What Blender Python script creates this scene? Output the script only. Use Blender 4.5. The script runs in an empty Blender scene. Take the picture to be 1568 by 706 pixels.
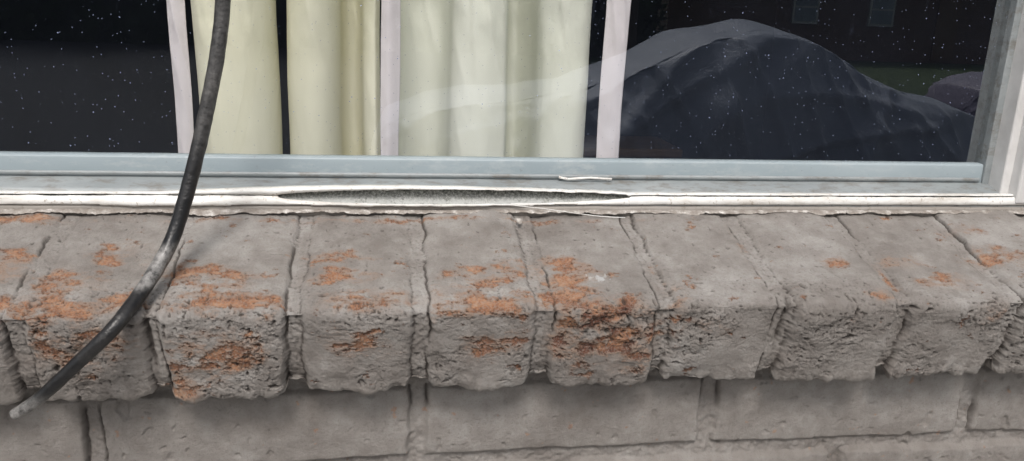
import bpy, math, random
import numpy as np
from mathutils import Matrix, Vector
random.seed(3); rng=np.random.default_rng(5)
scn=bpy.context.scene
GZ=-1.45
# ---------------------------------------------------------------- noise
def _grad(ix,iy,seed):
    h=(ix.astype(np.int64)*374761393+iy.astype(np.int64)*668265263+seed*1274126177)&0xFFFFFFFF
    h=((h^(h>>13))*1274126177)&0xFFFFFFFF
    h=(h^(h>>16))&0xFFFF
    a=h*(2*np.pi/65536.0)
    return np.cos(a),np.sin(a)
def perlin(x,y,seed=0):
    ix=np.floor(x);iy=np.floor(y);fx=x-ix;fy=y-iy
    ix=ix.astype(np.int64);iy=iy.astype(np.int64)
    u=fx*fx*fx*(fx*(fx*6-15)+10);v=fy*fy*fy*(fy*(fy*6-15)+10)
    def g(dx,dy):
        c,s=_grad(ix+dx,iy+dy,seed); return c*(fx-dx)+s*(fy-dy)
    a=g(0,0);b=g(1,0);c=g(0,1);d=g(1,1)
    return 1.5*((a*(1-u)+b*u)*(1-v)+(c*(1-u)+d*u)*v)
def fbm(x,y,f,o=4,seed=0,gain=.5):
    r=0;a=1;t=0
    for i in range(o):
        r=r+a*perlin(x*f+i*17.3,y*f+i*5.7,seed+i);t+=a;a*=gain;f*=2.03
    return r/t*1.35
def ss(a,b,x):
    t=np.clip((x-a)/(b-a),0,1);return t*t*(3-2*t)
# ---------------------------------------------------------------- helpers
def link(ob,parent=None):
    scn.collection.objects.link(ob)
    if parent: ob.parent=parent
    return ob
def empty(name):
    e=bpy.data.objects.new(name,None); e.empty_display_size=.1
    return link(e)
def mesh_from(name,verts,faces,mat,parent=None,smooth=True):
    me=bpy.data.meshes.new(name); me.from_pydata([tuple(v) for v in verts],[],[tuple(f) for f in faces]); me.update()
    if mat: me.materials.append(mat)
    if smooth: me.polygons.foreach_set('use_smooth',[True]*len(me.polygons))
    return link(bpy.data.objects.new(name,me),parent)
def grid_mesh(name,P,mat,parent=None,attrs={},smooth=True,flip=False):
    n,m=P.shape[:2]
    idx=np.arange(n*m).reshape(n,m)
    q=np.stack([idx[:-1,:-1],idx[1:,:-1],idx[1:,1:],idx[:-1,1:]],-1).reshape(-1,4)
    if flip:q=q[:,::-1]
    nf=len(q)
    me=bpy.data.meshes.new(name)
    me.vertices.add(n*m); me.vertices.foreach_set('co',P.reshape(-1).astype(np.float32))
    me.loops.add(nf*4); me.loops.foreach_set('vertex_index',q.reshape(-1).astype(np.int32))
    me.polygons.add(nf); me.polygons.foreach_set('loop_start',np.arange(0,nf*4,4,dtype=np.int32))
    me.polygons.foreach_set('use_smooth',np.full(nf,smooth))
    me.update(calc_edges=True); me.validate()
    for k,a in attrs.items():
        at=me.attributes.new(k,'FLOAT','POINT'); at.data.foreach_set('value',a.reshape(-1).astype(np.float32))
    if mat: me.materials.append(mat)
    return link(bpy.data.objects.new(name,me),parent)
def box(name,x0,x1,y0,y1,z0,z1,mat,parent=None,bev=0.0):
    v=[(x,y,z) for x in(x0,x1) for y in(y0,y1) for z in(z0,z1)]
    f=[(0,1,3,2),(4,6,7,5),(0,4,5,1),(2,3,7,6),(0,2,6,4),(1,5,7,3)]
    ob=mesh_from(name,v,f,mat,parent,False)
    if bev>0:
        b=ob.modifiers.new('b','BEVEL');b.width=bev;b.segments=3
    return ob
def catmull(pts,n):
    pts=np.array(pts,float); P=np.vstack([2*pts[0]-pts[1],pts,2*pts[-1]-pts[-2]])
    out=[]
    for i in range(len(pts)-1):
        a,b,c,d=P[i:i+4]
        for t in np.linspace(0,1,n,endpoint=False):
            out.append(.5*((2*b)+(c-a)*t+(2*a-5*b+4*c-d)*t*t+(3*b-a-3*c+d)*t**3))
    out.append(pts[-1]); return np.array(out)
def tube(name,pts,rad,mat,parent=None,seg=14,rough=0.0):
    pts=np.array(pts);n=len(pts);rad=np.broadcast_to(rad,(n,))
    T=np.gradient(pts,axis=0);T/=np.linalg.norm(T,axis=1)[:,None]
    up=np.array([0,1.,0]); 
    vs=[]
    for i in range(n):
        a=np.cross(T[i],up);a/=np.linalg.norm(a);b=np.cross(a,T[i])
        for k in range(seg):
            th=2*math.pi*k/seg
            r=rad[i]*(1+rough*float(perlin(np.array([i*.25]),np.array([k*.9]),4)[0]))
            vs.append(pts[i]+r*(math.cos(th)*a+math.sin(th)*b))
    fs=[]
    for i in range(n-1):
        for k in range(seg):
            k2=(k+1)%seg; fs.append((i*seg+k,i*seg+k2,(i+1)*seg+k2,(i+1)*seg+k))
    fs.append(tuple(range(seg))[::-1]); fs.append(tuple((n-1)*seg+k for k in range(seg)))
    return mesh_from(name,vs,fs,mat,parent)
# ---------------------------------------------------------------- materials
class M:
    def __init__(s,name):
        s.m=bpy.data.materials.new(name); s.m.use_nodes=True; s.t=s.m.node_tree; s.n=s.t.nodes; s.l=s.t.links
        s.b=s.n['Principled BSDF']; s.tc=s.n.new('ShaderNodeTexCoord').outputs['Object']
    def put(s,sock,v):
        if isinstance(v,bpy.types.NodeSocket): s.l.new(v,sock)
        else:
            if isinstance(v,(tuple,list)) and len(v)==3: v=(*v,1)
            sock.default_value=v
    def noise(s,scale,detail=4,rough=.55,vec=None,dist=0):
        n=s.n.new('ShaderNodeTexNoise');n.inputs['Scale'].default_value=scale;n.inputs['Detail'].default_value=detail
        n.inputs['Roughness'].default_value=rough;n.inputs['Distortion'].default_value=dist
        s.l.new(vec or s.tc,n.inputs['Vector']);return n.outputs['Fac']
    def map(s,scale):
        n=s.n.new('ShaderNodeMapping');n.inputs['Scale'].default_value=scale;s.l.new(s.tc,n.inputs['Vector']);return n.outputs[0]
    def ramp(s,fac,stops):
        n=s.n.new('ShaderNodeValToRGB');e=n.color_ramp.elements
        while len(e)<len(stops): e.new(.5)
        for i,(p,c) in enumerate(stops):
            e[i].position=p; e[i].color=(*c,1) if isinstance(c,(tuple,list)) else (c,c,c,1)
        s.l.new(fac,n.inputs[0]);return n.outputs[0]
    def mix(s,f,a,b,mode='MIX'):
        n=s.n.new('ShaderNodeMix');n.data_type='RGBA';n.blend_type=mode
        s.put(n.inputs[0],f);s.put(n.inputs[6],a);s.put(n.inputs[7],b);return n.outputs[2]
    def math(s,op,a,b=0):
        n=s.n.new('ShaderNodeMath');n.operation=op;s.put(n.inputs[0],a);s.put(n.inputs[1],b);return n.outputs[0]
    def attr(s,name):
        n=s.n.new('ShaderNodeAttribute');n.attribute_name=name;return n.outputs['Fac']
    def bump(s,h,dist,strength=1):
        n=s.n.new('ShaderNodeBump');n.inputs['Distance'].default_value=dist;n.inputs['Strength'].default_value=strength
        s.l.new(h,n.inputs['Height']);s.l.new(n.outputs[0],s.b.inputs['Normal'])
    def set(s,**k):
        for a,v in k.items(): s.put(s.b.inputs[a.replace('_',' ')],v)
        return s.m
def simple(name,c1,c2,scale,rough=.6,bd=0.0,bscale=None,metal=0):
    m=M(name);col=m.ramp(m.noise(scale,4,.6),[(.3,c1),(.7,c2)])
    m.set(Base_Color=col,Roughness=rough,Metallic=metal)
    if bd: m.bump(m.noise(bscale or scale*3,3),bd)
    return m.m
# painted brick
m=M('painted_brick')
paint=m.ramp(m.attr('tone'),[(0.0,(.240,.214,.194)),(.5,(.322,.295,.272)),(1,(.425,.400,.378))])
paint=m.mix(m.attr('halo'),paint,(.36,.255,.195))
grit=m.noise(760,3,.78)
paint=m.mix(m.ramp(grit,[(.54,0),(.68,.42)]),paint,(.155,.135,.12))
bn=m.noise(120,4,.78,dist=.5)
brick=m.ramp(bn,[(.32,(.17,.078,.046)),(.43,(.32,.145,.076)),(.54,(.44,.225,.122)),(.68,(.47,.33,.245))])
brick=m.mix(m.math('MULTIPLY',m.attr('dark'),.92),brick,(.15,.055,.033))
brick=m.mix(m.ramp(grit,[(.49,0),(.60,.6)]),brick,(.34,.285,.245))
col=m.mix(m.attr('peel'),paint,brick)
col=m.mix(m.attr('smear'),col,(.62,.62,.62))
col=m.mix(m.math('MULTIPLY',m.attr('cav'),.78),col,(.055,.043,.036))  # pits and cracks darkened in the colour: occlusion shade along with dirt
m.bump(m.math('ADD',grit,m.noise(2600,2,.6)),.0012,.9); m.set(Base_Color=col,Roughness=.62); m.b.inputs['Specular IOR Level'].default_value=.45
MBRICK=m.m
# vinyl white
m=M('white_vinyl');c=m.ramp(m.noise(40,5,.7,vec=m.map((.4,1,1.5))),[(.3,(.52,.48,.43)),(.5,(.74,.73,.70)),(1,(.80,.80,.79))])
c=m.mix(m.ramp(m.noise(260,4,.7),[(.58,0),(.68,.75)]),c,(.34,.28,.22))
m.bump(m.noise(180,3),.0005);MVINYL=m.set(Base_Color=c,Roughness=.45)
m=M('mouldy_sealant');c=m.ramp(m.noise(560,5,.78),[(.36,(.025,.027,.022)),(.46,(.11,.115,.10)),(.55,(.27,.275,.25)),(.66,(.50,.50,.47))])
c=m.mix(m.math('MULTIPLY',m.attr('low'),m.ramp(m.noise(200,4,.7),[(.34,.3),(.48,.95)])),c,(.40,.41,.40))
m.bump(m.noise(500,4),.0006);MMOULD=m.set(Base_Color=c,Roughness=.8)
m=M('taupe_trim');c=m.ramp(m.noise(50,5,.6,vec=m.map((.3,1,1))),[(.3,(.25,.225,.20)),(.7,(.35,.325,.298))])
c=m.mix(m.ramp(m.noise(190,4,.7),[(.56,0),(.68,.6)]),c,(.15,.12,.095))
m.bump(m.noise(150,3),.0004);MTRIM=m.set(Base_Color=c,Roughness=.6)
m=M('weathered_aluminium');c=m.ramp(m.noise(22,5,.7,vec=m.map((.35,1,1))),[(.3,(.20,.220,.226)),(.55,(.28,.302,.308)),(.8,(.36,.378,.38))])
c=m.mix(m.ramp(m.noise(110,5,.75,vec=m.map((.5,1,1))),[(.48,0),(.66,.7)]),c,(.16,.142,.12))
m.bump(m.noise(300,3),.0003);MALU=m.set(Base_Color=c,Roughness=.5,Metallic=.1)
m=M('blue_grey_sash');c=m.ramp(m.noise(14,4,.6,vec=m.map((.3,1,1))),[(.3,(.245,.295,.320)),(.7,(.32,.372,.395))])
c=m.mix(m.ramp(m.noise(90,5,.75,vec=m.map((.4,1,1))),[(.52,0),(.70,.4)]),c,(.46,.48,.48))
c=m.mix(m.ramp(m.noise(260,4,.7),[(.62,0),(.72,.5)]),c,(.17,.17,.16))
MSASH=m.set(Base_Color=c,Roughness=.45)
m=M('old_caulk');c=m.ramp(m.noise(160,5,.7),[(.40,(.24,.21,.185)),(.55,(.35,.32,.29)),(.66,(.62,.59,.56))])
m.bump(m.noise(500,3),.0006);MCAULK=m.set(Base_Color=c,Roughness=.7)
m=M('cable_rubber');c=m.ramp(m.noise(45,6,.75),[(.42,(.008,.008,.009)),(.6,(.022,.021,.021)),(.74,(.12,.115,.11))])
c=m.mix(m.attr('dust'),c,m.ramp(m.noise(200,5,.75),[(.35,(.05,.048,.045)),(.6,(.28,.27,.26))]))
m.bump(m.noise(350,4),.0005);MCABLE=m.set(Base_Color=c,Roughness=.32)
def fabric(name,c1,c2):
    m=M(name);c=m.ramp(m.noise(8,3),[(.3,c1),(.7,c2)])
    m.bump(m.noise(24,3,.55,vec=m.map((1.4,1,.35))),.003,.6);m.set(Base_Color=c,Roughness=.85)
    tr=m.n.new('ShaderNodeBsdfTranslucent');m.l.new(c,tr.inputs[0]);mx=m.n.new('ShaderNodeMixShader');mx.inputs[0].default_value=.08
    o=m.n['Material Output'];m.l.new(m.b.outputs[0],mx.inputs[1]);m.l.new(tr.outputs[0],mx.inputs[2]);m.l.new(mx.outputs[0],o.inputs[0]);return m.m
MCREAM=fabric('cream_drape',(.82,.80,.63),(.86,.84,.70)); MCREAM2=fabric('pale_drape',(.79,.80,.70),(.84,.85,.77)); MHEM=fabric('white_lining',(.74,.69,.72),(.82,.77,.80))
# glass
m=M('window_glass')
n=m.n;l=m.l;o=n['Material Output']
lw=n.new('ShaderNodeLayerWeight');lw.inputs['Blend'].default_value=.5
R=m.math('ADD',m.math('MULTIPLY',m.math('POWER',lw.outputs['Facing'],5.0),.85),.125)
tp=n.new('ShaderNodeBsdfTransparent');tp.inputs[0].default_value=(.965,.972,.965,1)
gl=n.new('ShaderNodeBsdfGlossy');gl.inputs['Roughness'].default_value=.0;gl.inputs[0].default_value=(.90,.95,1,1)
mx=n.new('ShaderNodeMixShader');l.new(R,mx.inputs[0]);l.new(tp.outputs[0],mx.inputs[1]);l.new(gl.outputs[0],mx.inputs[2])
df=n.new('ShaderNodeBsdfDiffuse');df.inputs[0].default_value=(.54,.64,.95,1)
def specks(scale,rad,keep):
    v=n.new('ShaderNodeTexVoronoi');v.inputs['Scale'].default_value=scale;l.new(m.tc,v.inputs['Vector'])
    s1=m.math('LESS_THAN',v.outputs['Distance'],rad)
    sp=n.new('ShaderNodeSeparateColor');l.new(v.outputs['Color'],sp.inputs[0])
    return m.math('MULTIPLY',s1,m.math('LESS_THAN',sp.outputs[0],keep))
k=m.math('ADD',m.math('MULTIPLY',specks(330,.14,.28),.25),m.math('MULTIPLY',specks(110,.055,.45),.45))
k=m.math('ADD',k,m.math('MULTIPLY',m.ramp(m.noise(6,4,.7),[(.3,.25),(.75,1)]),.012))
k=m.math('ADD',k,m.math('MULTIPLY',m.ramp(m.noise(30,4,.8,vec=m.map((1,1,.3))),[(.62,0),(.8,1)]),.03))
mx2=n.new('ShaderNodeMixShader');l.new(k,mx2.inputs[0]);l.new(mx.outputs[0],mx2.inputs[1]);l.new(df.outputs[0],mx2.inputs[2]);l.new(mx2.outputs[0],o.inputs[0])
MGLASS=m.m
# ---------------------------------------------------------------- brick sill
al=math.radians(16); ca,sa=math.cos(al),math.sin(al)
J=[-.225,-.145,-.059,.023,.106,.1905,.277,.3675,.457]
while J[0]>-1.7: J.insert(0,J[0]-.0855)
while J[-1]<1.35: J.append(J[-1]+.0865)
J=np.array(J)
A=np.array([.010,.0029]);B=np.array([-.1219,-.035]);C=B+.0705*np.array([sa,-ca]);D=C+.05*np.array([ca,sa])
def seg(p,q): 
    k=int(np.linalg.norm(q-p)/.0003);return p+(q-p)*np.linspace(0,1,k,endpoint=False)[:,None]
pl=np.vstack([seg(A,B),seg(B,C),seg(C,D),D[None]])
ker=np.hanning(75);ker/=ker.sum()
pad=np.vstack([np.repeat(pl[:1],37,0),pl,np.repeat(pl[-1:],37,0)])
pl=np.stack([np.convolve(pad[:,i],ker,'valid') for i in (0,1)],1)
ds=np.r_[0,np.cumsum(np.linalg.norm(np.diff(pl,axis=0),axis=1))]
step=.00055
sg=np.arange(0,ds[-1],step)
prof=np.stack([np.interp(sg,ds,pl[:,i]) for i in (0,1)],1)
tg=np.gradient(prof,axis=0);tg/=np.maximum(np.linalg.norm(tg,axis=1)[:,None],1e-9)
nr=np.stack([tg[:,1],-tg[:,0]],1)
if nr[60,1]<0: nr=-nr
S0=sg-.0105
xs=np.r_[np.arange(-1.25,-.31,.004),np.arange(-.31,.565,.00055),np.arange(.565,.76,.004)]
X,S=np.meshgrid(xs,S0,indexing='ij')
def gs(x0,s0,rx,rs): return np.exp(-((X-x0)/rx)**2-((S-s0)/rs)**2)
Xw=X+.0016*perlin(S*40,X*9,11)+.0007*perlin(S*190,X*30,12)+.0003*perlin(S*500,X*90,13)
ji=np.clip(np.searchsorted((J[1:]+J[:-1])/2,Xw),0,len(J)-1)
d=np.abs(Xw-J[ji]); side=np.sign(Xw-J[ji])
bi=np.searchsorted(J,Xw)
nb=len(J)+2
off=rng.uniform(-.0013,.0013,nb);foff=rng.uniform(-.0030,.0028,nb);tilt=rng.uniform(-.012,.012,nb);tiltx=rng.uniform(-.020,.020,nb)
hwj=rng.uniform(.0048,.0066,nb); sidej=rng.choice([-1,1],nb); mdep=rng.uniform(.0016,.0034,nb)
Jc=np.r_[J[0],J]
bc=(Jc[np.clip(bi,0,len(J))]+J[np.clip(bi,0,len(J)-1)])/2
L1=.122
front=ss(L1-.006,L1+.008,S)
hw=hwj[ji]+.0014*perlin(S*60,ji*3.7+.3,21)
soft=.0024+.0016*perlin(S*50+9,ji*2.3+.5,22)+.0012*front
mk=ss(hw-.0010,hw+np.maximum(soft,.0008),d)
rough=.30+.80*np.exp(-((S-.122)/.024)**2)+.42*front
rough=rough*(.45+1.0*ss(-.35,.45,fbm(X,S,18,3,31)))
brk=off[bi]+(foff[bi])*front+tilt[bi]*(S-.06)*(1-front)+tiltx[bi]*(X-bc)
mort=-mdep[ji]-.0026*front+.0012*perlin(X*60,S*35,33)+.0008*fbm(X,S,260,3,34)
disp=mk*brk+(1-mk)*mort
disp+= -.0022*np.exp(-np.maximum(d-hw,0)/.0055)*mk*(.35+.65*ss(-.4,.3,perlin(S*40,ji*1.7,35)))
disp+= .0022*fbm(X,S,20,3,41)*(.5+.5*mk)
disp+= .00075*fbm(X,S,65,3,42)*rough
gq=fbm(X,S,380,3,43,.7)
disp+= .00040*gq*(.45+rough*.9)
lay=fbm(X*.8,S*1.2,42,6,45,.64)
disp+= .00058*(ss(.02,.05,lay)+ss(-.16,-.13,lay))*np.clip(rough,0,1.2)*mk
p=fbm(X,S,190,3,51);disp-=.0012*ss(.36,.50,p)*np.clip(rough-.3,0,1.2)
p=perlin(X*90,S*90,52);disp-=.0026*ss(.66,.80,p)*ss(.55,1.0,rough)
p=perlin(X*150,S*150,54);disp-=.0016*ss(.62,.74,p)*ss(.45,.9,rough)
p=perlin(X*200,S*200,53);disp-=.0008*ss(.64,.74,p)*(1-front)
# peel
blobs=[(-.205,.114,.032,.016,1),(-.165,.108,.020,.010,.9),(-.205,.088,.03,.020,.66),(-.20,.15,.03,.02,.62),(-.175,.055,.03,.02,.5),(-.17,.14,.02,.02,.55),
(-.25,.07,.03,.02,.75),(-.248,.12,.03,.02,.75),(-.26,.01,.05,.008,.6),
(-.128,.077,.020,.012,.96),(-.105,.112,.036,.013,.96),(-.105,.155,.034,.020,.82),(-.075,.115,.012,.014,.75),(-.13,.19,.03,.02,.45),(-.105,.09,.03,.015,.62),(-.13,.17,.012,.02,.65),
(-.035,.06,.028,.008,.72),(-.012,.112,.036,.012,.82),(-.03,.083,.03,.014,.62),(-.02,.15,.03,.02,.45),
(.065,.116,.038,.012,.92),(.088,.075,.018,.016,.66),(.035,.115,.01,.02,.65),(.07,.15,.03,.02,.48),(.0,.01,.3,.005,.45),(.06,.09,.03,.02,.52),
(.125,.084,.024,.021,1.12),(.118,.112,.017,.018,1.08),(.145,.130,.035,.018,1.0),(.160,.150,.032,.018,.95),(.125,.155,.02,.02,.78),(.17,.168,.02,.012,.75),(.115,.06,.008,.006,.7),
(.2,.115,.01,.02,.62),(.22,.14,.03,.012,.40),(.193,.09,.006,.02,.6),(.335,.072,.012,.009,.70),(.352,.115,.013,.009,.74),(.368,.10,.004,.03,.75),
(.39,.072,.022,.011,.66),(.41,.098,.024,.011,.70),(.44,.135,.02,.02,.42),(.478,.068,.03,.016,.76),(.47,.03,.03,.01,.5),(.27,.05,.006,.03,.55),(.425,.09,.01,.006,.5)]
Bf=np.zeros_like(X)
for (a,b,c,e,gg) in blobs: Bf=np.maximum(Bf,gg*gs(a,b,c,e))+.10*gg*gs(a,b,c*1.25,e*1.25)
F=fbm(X*.72,S*1.25,55,7,61,.70)
fld=F*1.45+.93*Bf-.68-.30*(1-mk)*(Bf<.7)
peel=ss(0,.10,fld)
darkc=np.clip(gs(.155,.142,.05,.026)*1.4+.35*front,0,1)*ss(-.35,.2,perlin(X*70,S*70,66))
near=ss(-.45,-.02,fld)
halo=np.clip(.75*near*ss(.1,.6,Bf)+.30*ss(.1,.7,Bf)*ss(-.2,.4,fbm(X,S,60,4,67)),0,.9)
disp-=.00060*peel+.0006*peel*np.abs(fbm(X,S,240,3,62))
disp+=.00042*ss(-.22,-.02,fld)*(1-peel)
disp-=.0030*gs(.15,.140,.042,.016)*np.clip(.4+fbm(X,S,110,3,63),0,1)*mk
cs_=np.where(side==sidej[ji],1.0,.2)
cr=np.exp(-((d-hw-.0002)/.0007)**2)*ss(-.25,.2,perlin(S*28,ji*5.1+side*.7+.2,71))*cs_*(1+.5*front)
crf=fbm(X,S,38,5,72,.6);crack2=np.exp(-(crf/.012)**2)*ss(.3,.8,Bf+rough*.35)*mk*ss(-.1,.2,perlin(X*25,S*25,73))
deep=np.exp(-((Xw-.2785)/.0022)**2)*(np.exp(-((S-.126)/.011)**2)+.6*np.exp(-((S-.15)/.012)**2))+.8*np.exp(-((Xw+.1475)/.0018)**2)*np.exp(-((S-.140)/.025)**2)
disp-=.0024*cr+.0010*crack2+.0065*deep
lowz=ss(.168,.194,S);disp+=lowz*(.0030*fbm(X,S*.3,50,3,81)+.0014*perlin(X*150,S*60,82)-.0050*(1-mk))
def blur(a,k):
    for ax in (0,1):
        c=np.cumsum(np.pad(a,[(k+1,k) if i==ax else (0,0) for i in (0,1)],mode='edge'),axis=ax)
        a=(np.take(c,range(2*k+1,c.shape[ax]),axis=ax)-np.take(c,range(0,c.shape[ax]-2*k-1),axis=ax))/(2*k+1)
    return a
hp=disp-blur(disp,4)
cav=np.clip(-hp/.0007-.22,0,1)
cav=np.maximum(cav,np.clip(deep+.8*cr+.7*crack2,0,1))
sm=ss(.05,.3,gs(.150,.088,.014,.007)*.9+.75*fbm(X*1.4,S*.8,150,5,91,.7)-.62)*.75
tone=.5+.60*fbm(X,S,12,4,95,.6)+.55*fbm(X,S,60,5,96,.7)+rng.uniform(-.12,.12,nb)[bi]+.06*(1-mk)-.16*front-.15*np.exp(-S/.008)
P=np.stack([X,prof[None,:,0]+nr[None,:,0]*disp,prof[None,:,1]+nr[None,:,1]*disp],-1)
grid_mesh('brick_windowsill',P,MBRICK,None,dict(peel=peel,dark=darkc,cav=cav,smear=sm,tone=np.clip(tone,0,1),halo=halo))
# ---------------------------------------------------------------- wall
YW=-.075
def wall_grid(name,xs,zs,parent,seedo=0):
    X,Z=np.meshgrid(xs,zs,indexing='ij')
    row=np.floor((-.107-Z)/.067); zc=-.107-.067*row-.0335
    shift=np.where(row%2==0,-.2006,-.2006+.112)
    zz=Z+.0018*perlin(X*14,row*3.3+.5,101)+.0010*perlin(X*60,Z*60,102)
    xx=X+.0012*perlin(Z*60,X*10,103)+.0005*perlin(Z*200,X*40,1031)
    u=(xx-shift)/.2240; dj=np.abs(u-np.round(u))*.2240
    dz=.0335-np.abs(zz-zc)
    hx=.0058+.0015*perlin(row*7.7,np.round(u)*3.1+Z*20,104);hz=.0052
    mm=ss(hx-.001,hx+.0026,dj)*ss(hz-.0012,hz+.0026,dz)
    bid=np.floor(u)*13+row*7
    bo=.0012*np.sin(bid*12.9898)
    disp=mm*bo-(1-mm)*(.0055+.0020*fbm(X,Z,70,3,106)+.0008*fbm(X,Z,260,2,1061))
    disp-=.0012*np.exp(-np.maximum(np.minimum(dj-hx,dz-hz),0)/.004)*mm
    disp+=.0015*fbm(X,Z,18,3,107)+.00055*fbm(X,Z,80,3,108)+.00030*fbm(X,Z,400,2,109)
    disp-=.0020*ss(.50,.66,perlin(X*70,Z*70,110))*ss(0,.4,perlin(X*9,Z*9,111))
    disp-=.0012*ss(.60,.72,perlin(X*140,Z*140,114))
    ck=np.exp(-((dj-hx)/.0009)**2)*ss(-.2,.3,perlin(Z*30,np.round(u)*3.3+.4,112))*ss(.004,.007,dz)
    disp-=.0030*ck
    P=np.stack([X,YW-disp,Z],-1)
    z0=np.zeros_like(X)
    pe=ss(0,.04,fbm(X,Z,90,5,115)-.62)*.6
    tone=.40+.5*fbm(X,Z,12,4,95,.6)+.4*fbm(X,Z,70,4,96,.65)
    return grid_mesh(name,P,MBRICK,parent,dict(peel=pe,dark=z0,cav=np.clip(ck,0,1),smear=z0,tone=np.clip(tone,0,1),halo=z0))
wall=empty('brick_wall')
xf=np.r_[np.arange(-1.9,-.31,.008),np.arange(-.31,.56,.0008),np.arange(.56,1.45,.008)]
wall_grid('wall_below_window',xf,np.r_[np.arange(GZ,-.205,.008),np.arange(-.205,-.086,.0008)],wall)
wall_grid('wall_right',np.arange(.60,1.45,.006),np.arange(-.087,1.5,.006),wall)
wall_grid('wall_left',np.arange(-1.9,-1.12,.006),np.arange(-.087,1.5,.006),wall)
wall_grid('wall_above_window',np.arange(-1.121,.602,.006),np.arange(1.15,1.5,.006),wall)
box('reveal_right',.60,.72,-.071,.06,-.12,1.5,MBRICK,wall); box('reveal_left',-1.25,-1.12,-.071,.06,-.12,1.5,MBRICK,wall)
box('lintel',-1.12,.60,-.071,.06,1.152,1.5,MBRICK,wall)
box('wall_core',-1.12,.60,-.055,.046,GZ,-.105,MBRICK,wall); box('wall_core_upper',-1.12,.60,.0,.046,-.104,-.006,MBRICK,wall)
# ---------------------------------------------------------------- window
win=empty('window')
xw=np.arange(-1.12,.58,.0010)
def strip(name,secs,mat,parent=win,amp=0.0,seed=0,xs=xw,low=None):
    P=np.zeros((len(xs),len(secs),3))
    for k,(y,z) in enumerate(secs):
        P[:,k,0]=xs;P[:,k,1]=y+amp*perlin(xs*30,xs*0+k*1.3,seed);P[:,k,2]=z+amp*perlin(xs*45,xs*0+k*.8+5,seed+1)
    at={} if low is None else dict(low=np.tile(np.array(low)[None,:],(len(xs),1)))
    return grid_mesh(name,P,mat,parent,at)
s=np.clip((xw+.080)/.275,0,1);op=np.maximum(np.sin(np.pi*s**.85)*((s>0)&(s<1)),0)
s2=np.clip((xw+.165)/.36,0,1);lift=np.maximum(np.sin(np.pi*s2**.9)*((s2>0)&(s2<1)),0)
dr=.0010*xw/.5
rg=.0006*fbm(xw,xw*0,120,5,210,.7)
rg2=.0009*fbm(xw,xw*0+7,45,6,211,.7)
strip('sill_trim',[(.004,-.006),(.0005,-.004),(-.0008,.000),(-.001,.003),(-.0006,.0046),(.0012,.0056),(.004,.0058)],MTRIM,amp=.0004,seed=200)
strip('bead_channel',[(.0002,.004),(.0008,.0062),(.0018,.0080),(.0036,.0098),(.0056,.0112+.0024*op),(.0070,.0118+.0060*op),(.0088,.0120+.0064*op)],MMOULD,amp=.0003,seed=205,low=[1,1,.9,.6,.15,0,0])
ztop=.0128+dr-.0066*op**.50
zb=.0062+dr+0*xw
fl=.0035*np.exp(-((xw-.03)/.07)**2)+.0018*np.exp(-((xw+.16)/.05)**2)
rb=.0011*fbm(xw,xw*0+3,40,5,213,.65)*np.minimum(1,.25+fl/.003)
strip('vinyl_bead_lower',[(.0035,zb),(-.0012-fl,zb+rb-.0008*(fl>0.0008)),(-.0022-fl,zb+.0010+.5*rb),(-.0018-.6*fl,(zb+ztop)/2),(-.0008,ztop-.0006+rg2*.7),(-.0002,ztop+rg2*.7),(.0030,ztop-.0010)],MVINYL,amp=.0004,seed=215)
zl=np.where(op>0.02,.0132+dr+.0046*op**.7+rg2,ztop+.0004)
zh=np.maximum(.0146+dr+.0054*lift**1.1,zl+.0012)
strip('vinyl_bead_upper',[(.0062,zl),(.0018-.002*lift,zl+rg*.5),(.0002-.003*lift,(zl+zh)/2),(.0016-.002*lift,zh+rg*.6),(.0050,zh+.0004),(.0075,zh-.002)],MVINYL,amp=.0003,seed=220)
strip('track',[(.0074,.0120),(.0078,.0150),(.0105,.0163),(.018,.0182),(.0255,.0205),(.0275,.0213)],MALU,amp=.0003,seed=225)
strip('sash_rail',[(.0268,.016),(.0266,.0225),(.0268,.0352),(.0274,.0366),(.029,.0372),(.036,.0374)],MSASH,amp=.00012,seed=230,xs=np.arange(-1.12,.5235,.0025))
strip('sash_lip',[(.0268,.0215),(.0252,.0218),(.0248,.0236),(.0252,.0250),(.0268,.0252)],MALU,amp=.0002,seed=232,xs=np.arange(-1.12,.5225,.0025))
grid_mesh('glass_pane',np.array([[[x,.032,z] for z in (.03,.6,1.12)] for x in (-1.1,-.2,.53)]),MGLASS,win,smooth=False)
MJAMB=simple('white_jamb',(.55,.54,.53),(.70,.69,.68),30,.5,.0003,150)
box('jamb_glazing_strip',.5225,.531,.024,.05,.010,1.12,MALU,win,.001)
box('jamb_stop',.5285,.5375,.008,.05,.0095,1.13,MJAMB,win,.0015)
box('jamb_face',.536,.552,-.0035,.05,.0085,1.14,MJAMB,win,.002)
box('jamb_outer',.5525,.602,.004,.05,-.004,1.15,MTRIM,win,.001)
box('left_jamb',-1.122,-1.07,-.002,.05,.0085,1.14,MJAMB,win,.002)
box('window_head',-1.07,.536,-.002,.05,1.10,1.152,MJAMB,win,.002)
q=catmull([(.140,.0235,.0236),(.147,.0225,.0222),(.156,.022,.0229),(.168,.0215,.0234),(.178,.0215,.0228),(.184,.022,.0225)],8)
tube('loose_sealant',q,np.linspace(.0011,.0009,len(q)),MVINYL,win,8,.3)
q=catmull([(.100,-.003,.0062),(.125,-.006,.0042),(.15,-.008,.0010),(.172,-.010,-.001),(.188,-.011,-.0015)],10)
tube('vinyl_thread',q,.00032,MVINYL,win,6)
xc=np.arange(-.5,.58,.0006)
w=.0026+.0050*fbm(xc,xc*0,26,6,240,.72)+.0030*np.exp(-((xc+.125)/.012)**2);w=np.clip(w,.0002,.02)
lf=.0008+.0014*fbm(xc,xc*0+3,60,5,242,.65)
P=np.zeros((len(xc),5,3));P[:,:,0]=xc[:,None]
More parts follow.
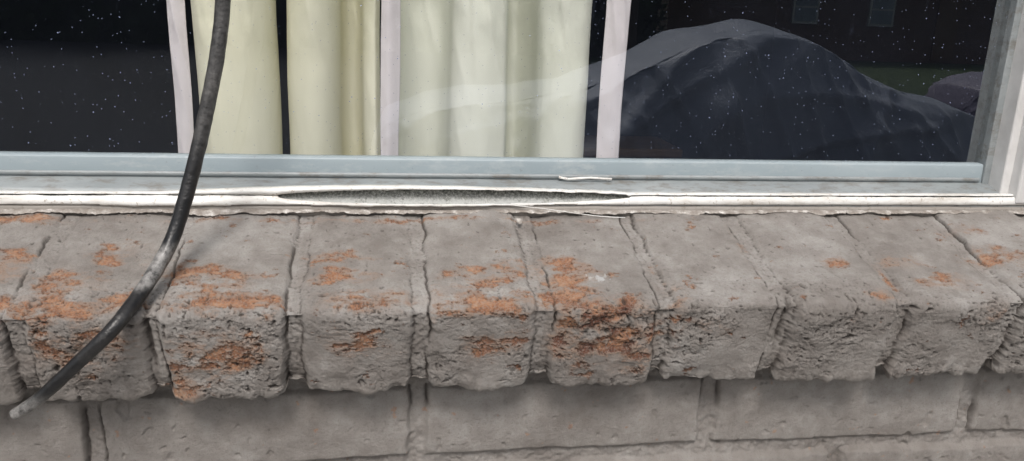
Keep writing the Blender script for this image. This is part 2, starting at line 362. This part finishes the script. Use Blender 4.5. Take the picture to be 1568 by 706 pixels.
yy=[.0005+0*w,-.0015-.2*w,-.002-.55*w,-.002-.85*w,-.0022-w]
zz=[.0022+0*w,.0014+0*w,.0008+lf*.5-.12*w,.0006+lf*.6-.26*w,.0000+lf-.2756*w]
for k in range(5):P[:,k,1]=yy[k];P[:,k,2]=zz[k]
ob=grid_mesh('caulk_bead',P,MCAULK,win);sd=ob.modifiers.new('s','SOLIDIFY');sd.thickness=.0006
me=mesh_from('paint_chip',[(0,0,0),(.003,-.001,.0006),(.0035,-.005,.0010),(.0025,-.010,.0004),(.0002,-.009,0),(-.0008,-.004,.0005)],[(0,1,2,3,4,5)],MCAULK,None,False)
me.location=(.1005,-.013,-.0015);me.rotation_euler=(math.radians(12),0,0)
# ---------------------------------------------------------------- curtain
cur=empty('curtain')
def drape(name,pts,mat,seed,skew=0):
    c=catmull([(a,b,0) for a,b in pts],10)[:,:2]
    zs=np.concatenate([np.arange(-.12,.25,.004),np.arange(.25,1.12,.03)])
    P=np.zeros((len(c),len(zs),3))
    cx=c[:,0].mean()
    for j,z in enumerate(zs):
        k=1-.10*z
        P[:,j,0]=cx+(c[:,0]-cx)*k+skew*z+.0020*perlin(c[:,0]*25,z*9+0*c[:,0],seed)
        hi=.35+.9*float(ss(.08,.17,z))
        cre=.0022*hi*fbm(c[:,0]*2.0+z*.9,z*.9-c[:,0]*.5+0*c[:,0],20,3,seed+2)
        rdg=.0018*hi*np.maximum(1-3*np.abs(perlin(c[:,0]*50+z*9,z*5+0*c[:,0],seed+9)),0)**2
        P[:,j,1]=c[:,1]+.0026*perlin(c[:,0]*35,z*4+0*c[:,0],seed+1)+cre-rdg
        P[:,j,2]=z
    ob=grid_mesh(name,P,mat,cur);s=ob.modifiers.new('s','SOLIDIFY');s.thickness=.0008
drape('lining_edge_a',[(-.170,.088),(-.163,.085),(-.156,.087)],MHEM,300)
drape('fold_a',[(-.150,.125),(-.1535,.10),(-.147,.078),(-.130,.068),(-.112,.069),(-.095,.078),(-.088,.098),(-.092,.125)],MCREAM,310)
drape('fold_b',[(-.078,.128),(-.0815,.105),(-.075,.080),(-.060,.070),(-.045,.078),(-.0375,.10),(-.036,.134),(-.026,.142),(-.0195,.128),(-.016,.094),(-.008,.083),(-.0035,.09)],MCREAM,320)
drape('lining_edge_b',[(-.0032,.078),(.004,.074),(.0125,.078)],MHEM,330)
drape('fold_c',[(.006,.10),(.014,.134),(.030,.140),(.046,.134),(.053,.112),(.056,.088),(.066,.076),(.082,.072),(.096,.078),(.1035,.088),(.1065,.115),(.112,.150),(.122,.156),(.1295,.130),(.1315,.095),(.138,.080),(.152,.073),(.168,.077),(.1765,.092),(.176,.115)],MCREAM2,340)
drape('lining_edge_c',[(.1855,.088),(.196,.084),(.2075,.086)],MHEM,350)
# ---------------------------------------------------------------- room
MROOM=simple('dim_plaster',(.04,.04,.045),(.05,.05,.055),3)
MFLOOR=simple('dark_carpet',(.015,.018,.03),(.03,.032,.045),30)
room=empty('room')
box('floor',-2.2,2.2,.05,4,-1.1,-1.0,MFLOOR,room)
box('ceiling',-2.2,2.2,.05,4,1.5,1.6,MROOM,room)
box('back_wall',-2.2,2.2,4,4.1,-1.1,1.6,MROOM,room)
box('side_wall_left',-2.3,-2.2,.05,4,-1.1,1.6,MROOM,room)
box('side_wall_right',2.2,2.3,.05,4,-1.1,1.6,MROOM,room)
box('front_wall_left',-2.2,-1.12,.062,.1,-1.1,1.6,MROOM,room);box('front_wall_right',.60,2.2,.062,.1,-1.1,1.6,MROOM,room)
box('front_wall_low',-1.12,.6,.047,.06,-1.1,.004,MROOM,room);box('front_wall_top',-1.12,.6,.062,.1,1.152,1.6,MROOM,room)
MWOOD=simple('honey_wood',(.13,.07,.025),(.18,.10,.04),12,.6)
tb=empty('side_table')
box('top',.36,.72,1.30,1.50,-.200,-.178,MWOOD,tb,.006)
for i,(a,b) in enumerate([(.40,1.32),(.65,1.32),(.40,1.45),(.65,1.45)]): box('leg_%d'%i,a,a+.03,b,b+.03,-1.0,-.201,MWOOD,tb,.003)
# ---------------------------------------------------------------- cable
pts=[(-.085,-.045,.75),(-.092,-.047,.45),(-.0975,-.048,.26),(-.1024,-.05,.162),(-.1073,-.055,.1213),(-.1143,-.06,.0879),(-.121,-.066,.0587),(-.1287,-.073,.0296),(-.1376,-.083,.0014),(-.1488,-.104,-.0202),(-.1607,-.132,-.0368),(-.1821,-.137,-.0579),(-.2064,-.137,-.0808),(-.2223,-.135,-.0922)]
c=catmull(pts,14);rad=np.interp(np.linspace(0,1,len(c)),[0,.3,.7,1],[.0049,.0049,.0048,.0036])
cab=tube('hanging_cable',c,rad,MCABLE,None,18,.06)
z=np.array([v.co.z for v in cab.data.vertices])
du=np.clip(.9*ss(-.0225,-.019,z)*(1-ss(-.003,.003,z))+.85*(1-ss(-.088,-.074,z))+.22*ss(.04,.08,z),0,1)
at=cab.data.attributes.new('dust','FLOAT','POINT');at.data.foreach_set('value',du.astype(np.float32))
# ---------------------------------------------------------------- outside world
MASPH=simple('asphalt',(.035,.036,.04),(.055,.055,.058),40,.9)
MGRASS=simple('grass',(.035,.065,.018),(.07,.11,.03),3,.9)
MBOUNCE=simple('bounce_concrete',(.27,.26,.245),(.35,.34,.32),4,.9)
def sheet(name,x0,x1,y0,y1,z,mat): return mesh_from(name,[(x0,y0,z),(x1,y0,z),(x1,y1,z),(x0,y1,z)],[(0,1,2,3)],mat,None,False)
sheet('ground',-400,400,-400,400,GZ-.008,MGRASS); sheet('driveway',-30,30,-12.5,-3.9,GZ-.004,MASPH); sheet('bounce_slab',-12,12,-3.9,-.07,GZ,MBOUNCE)  # the near pale slab is added, unseen, to bounce light onto the sill front
sheet('street',-40,4.5,-24,-12.5,GZ-.004,MASPH)
def covered_car(name,prof,ycen,wid,mat,x_off=0):
    pr=np.array(prof);u=np.linspace(0,1,300)
    xs=pr[0,0]+(pr[-1,0]-pr[0,0])*(.5-.5*np.cos(np.pi*u))
    h=np.interp(xs,pr[:,0],pr[:,1]);k=np.hanning(11);k/=k.sum();h=np.convolve(np.pad(h,5,mode='edge'),k,'valid')
    V=np.linspace(-1,1,181);P=np.zeros((len(xs),len(V),3))
    L=pr[-1,0]-pr[0,0];t=(xs-pr[0,0])/L
    hwid=wid/2*np.clip(1-np.abs(2*t-1)**7,0,1)**.35
    for j,v in enumerate(V):
        a=abs(v);sg_=np.sign(v)
        roofw=.60+.27*np.clip((1.15-h)/.5,0,1)
        if a<.45:
            q=a/.45; yy_=hwid*roofw*q; zz_=h*(1-.05*q**2.5)
        else:
            q=(a-.45)/.55; yy_=hwid*(roofw+(1-roofw)*np.sin(min(q*1.8,1)*np.pi/2)); zz_=h*.95*(1-q)+.04*q
        r1=1-np.abs(perlin(xs*1.5+2.6*a,xs*0+a*1.2,402))*3.6
        r2=1-np.abs(perlin(xs*3.6-3.4*a,xs*0+a*1.6+4,405))*3.6
        r3=1-np.abs(perlin(xs*1.1+a*6,xs*0+a*2+9,407))*4
        fold=(.08*perlin(xs*2.2+.3*a,xs*0+a*1.4,401)+.085*np.maximum(r1,0)**1.5+.060*np.maximum(r2,0)**1.5+.065*np.maximum(r3,0)**1.5)*min(1,max(0,a-.2)*3)
        mir=.14*np.exp(-((xs-2.18)/.10)**2-((a-.62)/.06)**2)
        sag=-.025*perlin(xs*2.5,xs*0+v*2.5,403)*(a<.5)
        P[:,j,0]=xs+x_off;P[:,j,1]=ycen+sg_*(yy_+fold+mir);P[:,j,2]=GZ+np.maximum(zz_+sag,.02)
    return grid_mesh(name,P,mat)
def cover(name,c1,c2):
    m=M(name);c=m.ramp(m.noise(1.5,3),[(.3,c1),(.7,c2)]);m.bump(m.noise(6,3,.5,dist=1.2),.02,.6);m.set(Base_Color=c,Roughness=.5);m.b.inputs['Sheen Weight'].default_value=.3;return m.m
MCOV=cover('cover_fabric',(.26,.29,.37),(.35,.38,.46));MCOV2=cover('cover_fabric_purple',(.19,.16,.24),(.26,.22,.32))
prof=[(-.12,.10),(-.10,.55),(0,.80),(.3,.93),(.9,.99),(1.35,1.06),(1.72,1.23),(2.12,1.42),(2.51,1.517),(2.82,1.48),(3.2,1.31),(3.72,1.06),(4.1,1.0),(4.33,.93),(4.42,.72),(4.46,.08)]
covered_car('covered_car',prof,-5.31,1.7,MCOV)
covered_car('covered_car.001',[(a,b*.95) for a,b in prof],-9.0,1.75,MCOV2,7.15)
MHB=M('brown_brick');b=MHB.n.new('ShaderNodeTexBrick');b.inputs['Scale'].default_value=4;b.inputs['Color1'].default_value=(.17,.09,.055,1);b.inputs['Color2'].default_value=(.12,.06,.04,1);b.inputs['Mortar'].default_value=(.2,.17,.15,1)
mp=MHB.n.new('ShaderNodeMapping');mp.inputs['Rotation'].default_value=(math.radians(90),0,0);MHB.l.new(MHB.tc,mp.inputs[0]);MHB.l.new(mp.outputs[0],b.inputs['Vector']);MHB.set(Base_Color=b.outputs[0],Roughness=.85)
MWIN=simple('house_window_glass',(.20,.25,.30),(.35,.40,.45),1,.1);MFR=simple('house_trim',(.5,.5,.48),(.6,.6,.58),4);MROOF=simple('roof_shingles',(.05,.045,.04),(.09,.08,.075),8,.9)
hs=empty('brick_house')
box('walls',9,24,-34,-26,GZ,GZ+3.0,MHB.m,hs)
mesh_from('roof',[(8.5,-25.4,GZ+2.95),(24.5,-25.4,GZ+2.95),(24.5,-34.6,GZ+2.95),(8.5,-34.6,GZ+2.95),(11,-30,GZ+5.2),(22,-30,GZ+5.2)],[(0,1,5,4),(1,2,5),(2,3,4,5),(3,0,4),(0,3,2,1)],MROOF,hs,False)
for i,x in enumerate([13.2,15.9,20.5]):
    box('window_frame_%d'%i,x,x+.9,-25.99,-25.9,GZ+1.15,GZ+2.2,MFR,hs)
    box('pane_upper_%d'%i,x+.08,x+.82,-25.9,-25.88,GZ+1.72,GZ+2.12,MWIN,hs);box('pane_lower_%d'%i,x+.08,x+.82,-25.9,-25.88,GZ+1.23,GZ+1.66,MWIN,hs)
box('door',18.4,19.2,-25.99,-25.92,GZ+.1,GZ+2.15,MWOOD,hs)
MBARK=simple('bark',(.05,.035,.025),(.09,.07,.05),10,.9)
MLEAF=simple('leaves',(.015,.03,.010),(.04,.065,.02),2,.8)
def leaves(name,cent,n,size,parent,r=.13):
    c=np.repeat(cent,n,0)
    q=rng.normal(size=(len(c),3));q/=np.linalg.norm(q,axis=1)[:,None]
    c=c+q*rng.uniform(.3,1,(len(c),1))*size
    a=rng.normal(size=c.shape);a/=np.linalg.norm(a,axis=1)[:,None];b=np.cross(a,rng.normal(size=c.shape));b/=np.linalg.norm(b,axis=1)[:,None]
    V=np.stack([c-a*r,c+b*r*.6,c+a*r,c-b*r*.6],1).reshape(-1,3)
    nf=len(c);me=bpy.data.meshes.new(name)
    me.vertices.add(len(V));me.vertices.foreach_set('co',V.reshape(-1).astype(np.float32))
    me.loops.add(nf*4);me.loops.foreach_set('vertex_index',np.arange(nf*4,dtype=np.int32));me.polygons.add(nf);me.polygons.foreach_set('loop_start',np.arange(0,nf*4,4,dtype=np.int32))
    me.update(calc_edges=True);me.materials.append(MLEAF);return link(bpy.data.objects.new(name,me),parent)
def tree(x,y,h):
    t=empty('tree');
    tube('trunk',catmull([(x,y,GZ),(x+.1,y,GZ+h*.25),(x-.05,y+.1,GZ+h*.55),(x+.1,y,GZ+h*.85)],6),np.linspace(.28,.06,19),MBARK,t,10,.2)
    cs=[]
    for i in range(7):
        a=i*2.4;r=h*.28;z0=GZ+h*(.35+.06*i);e=(x+math.cos(a)*r,y+math.sin(a)*r,z0+h*.2)
        tube('limb_%d'%i,catmull([(x,y,z0),(x+math.cos(a)*r*.5,y+math.sin(a)*r*.5,z0+h*.08),e],5),np.linspace(.09,.025,11),MBARK,t,7)
        for k in range(7): cs.append(np.array(e)*(1)+rng.normal(size=3)*h*.09)
    leaves('crown',np.array(cs),150,h*.085,t)
for x,y,h in [(6.5,-22,8),(-3,-27,8),(-10,-27,9),(1.5,-28,9),(26,-22,8)]: tree(x,y,h)
hx=np.linspace(-40,8,260);ha=np.linspace(0,1,26)
HP=np.zeros((260,26,3));HP[:,:,0]=hx[:,None]
for j,t in enumerate(ha):
    if t<.4: y_=-23.9;zz_=t/.4*2.9
    elif t<.6: y_=-23.9-(t-.4)/.2*1.4;zz_=2.9
    else: y_=-25.3;zz_=2.9*(1-t)/.4
    nn=perlin(hx*1.3,hx*0+t*6,501)*.25
    HP[:,j,1]=y_+nn;HP[:,j,2]=GZ+max(zz_,0)+nn*.7*(zz_>.1)
hb=grid_mesh('hedge',HP,MLEAF,None)
hc=[]
for x in np.arange(-34,8,.8):
    for zc in (.4,1.1,1.8,2.5): hc.append((x+rng.uniform(-.2,.2),-23.9+rng.uniform(-.2,.2),GZ+zc+rng.uniform(-.15,.15)))
leaves('hedge_leaves',np.array(hc),70,.55,hb)
# ---------------------------------------------------------------- light
w=bpy.data.worlds.new('World');scn.world=w;w.use_nodes=True;nt=w.node_tree
EL,AZ=52,190
sky=nt.nodes.new('ShaderNodeTexSky');sky.sky_type='NISHITA';sky.sun_disc=False;sky.sun_elevation=math.radians(EL);sky.sun_rotation=math.radians(AZ);sky.dust_density=4;sky.air_density=1.2
hs_=nt.nodes.new('ShaderNodeHueSaturation');hs_.inputs['Saturation'].default_value=.38
nt.links.new(sky.outputs[0],hs_.inputs['Color']);bg=nt.nodes['Background'];nt.links.new(hs_.outputs[0],bg.inputs[0]);bg.inputs[1].default_value=.15
sd=bpy.data.lights.new('sun','SUN');sd.energy=2.05;sd.angle=math.radians(16);sd.color=(1,.955,.91)
so=link(bpy.data.objects.new('sun',sd))
el=math.radians(EL);az=math.radians(AZ)
sv=Vector((math.sin(az)*math.cos(el),math.cos(az)*math.cos(el),math.sin(el)))
so.rotation_euler=sv.to_track_quat('Z','Y').to_euler()
scn.view_settings.view_transform='Standard';scn.view_settings.look='None';scn.view_settings.exposure=0
# ---------------------------------------------------------------- camera
cd=bpy.data.cameras.new('camera');co=link(bpy.data.objects.new('camera',cd));scn.camera=co
Xc=Vector((.9887,.0020,-.1502)).normalized();Zc=Vector((.0389,.9625,.2688));Zc=(Zc-Xc*Zc.dot(Xc)).normalized();Yc=Zc.cross(Xc)
Rm=Matrix((Xc,Yc,Zc))
co.matrix_world=Matrix.Translation((0,-.63,.163))@Rm.to_4x4()
cd.sensor_width=36;cd.lens=36*1279/1568;cd.clip_start=.01;cd.clip_end=1000
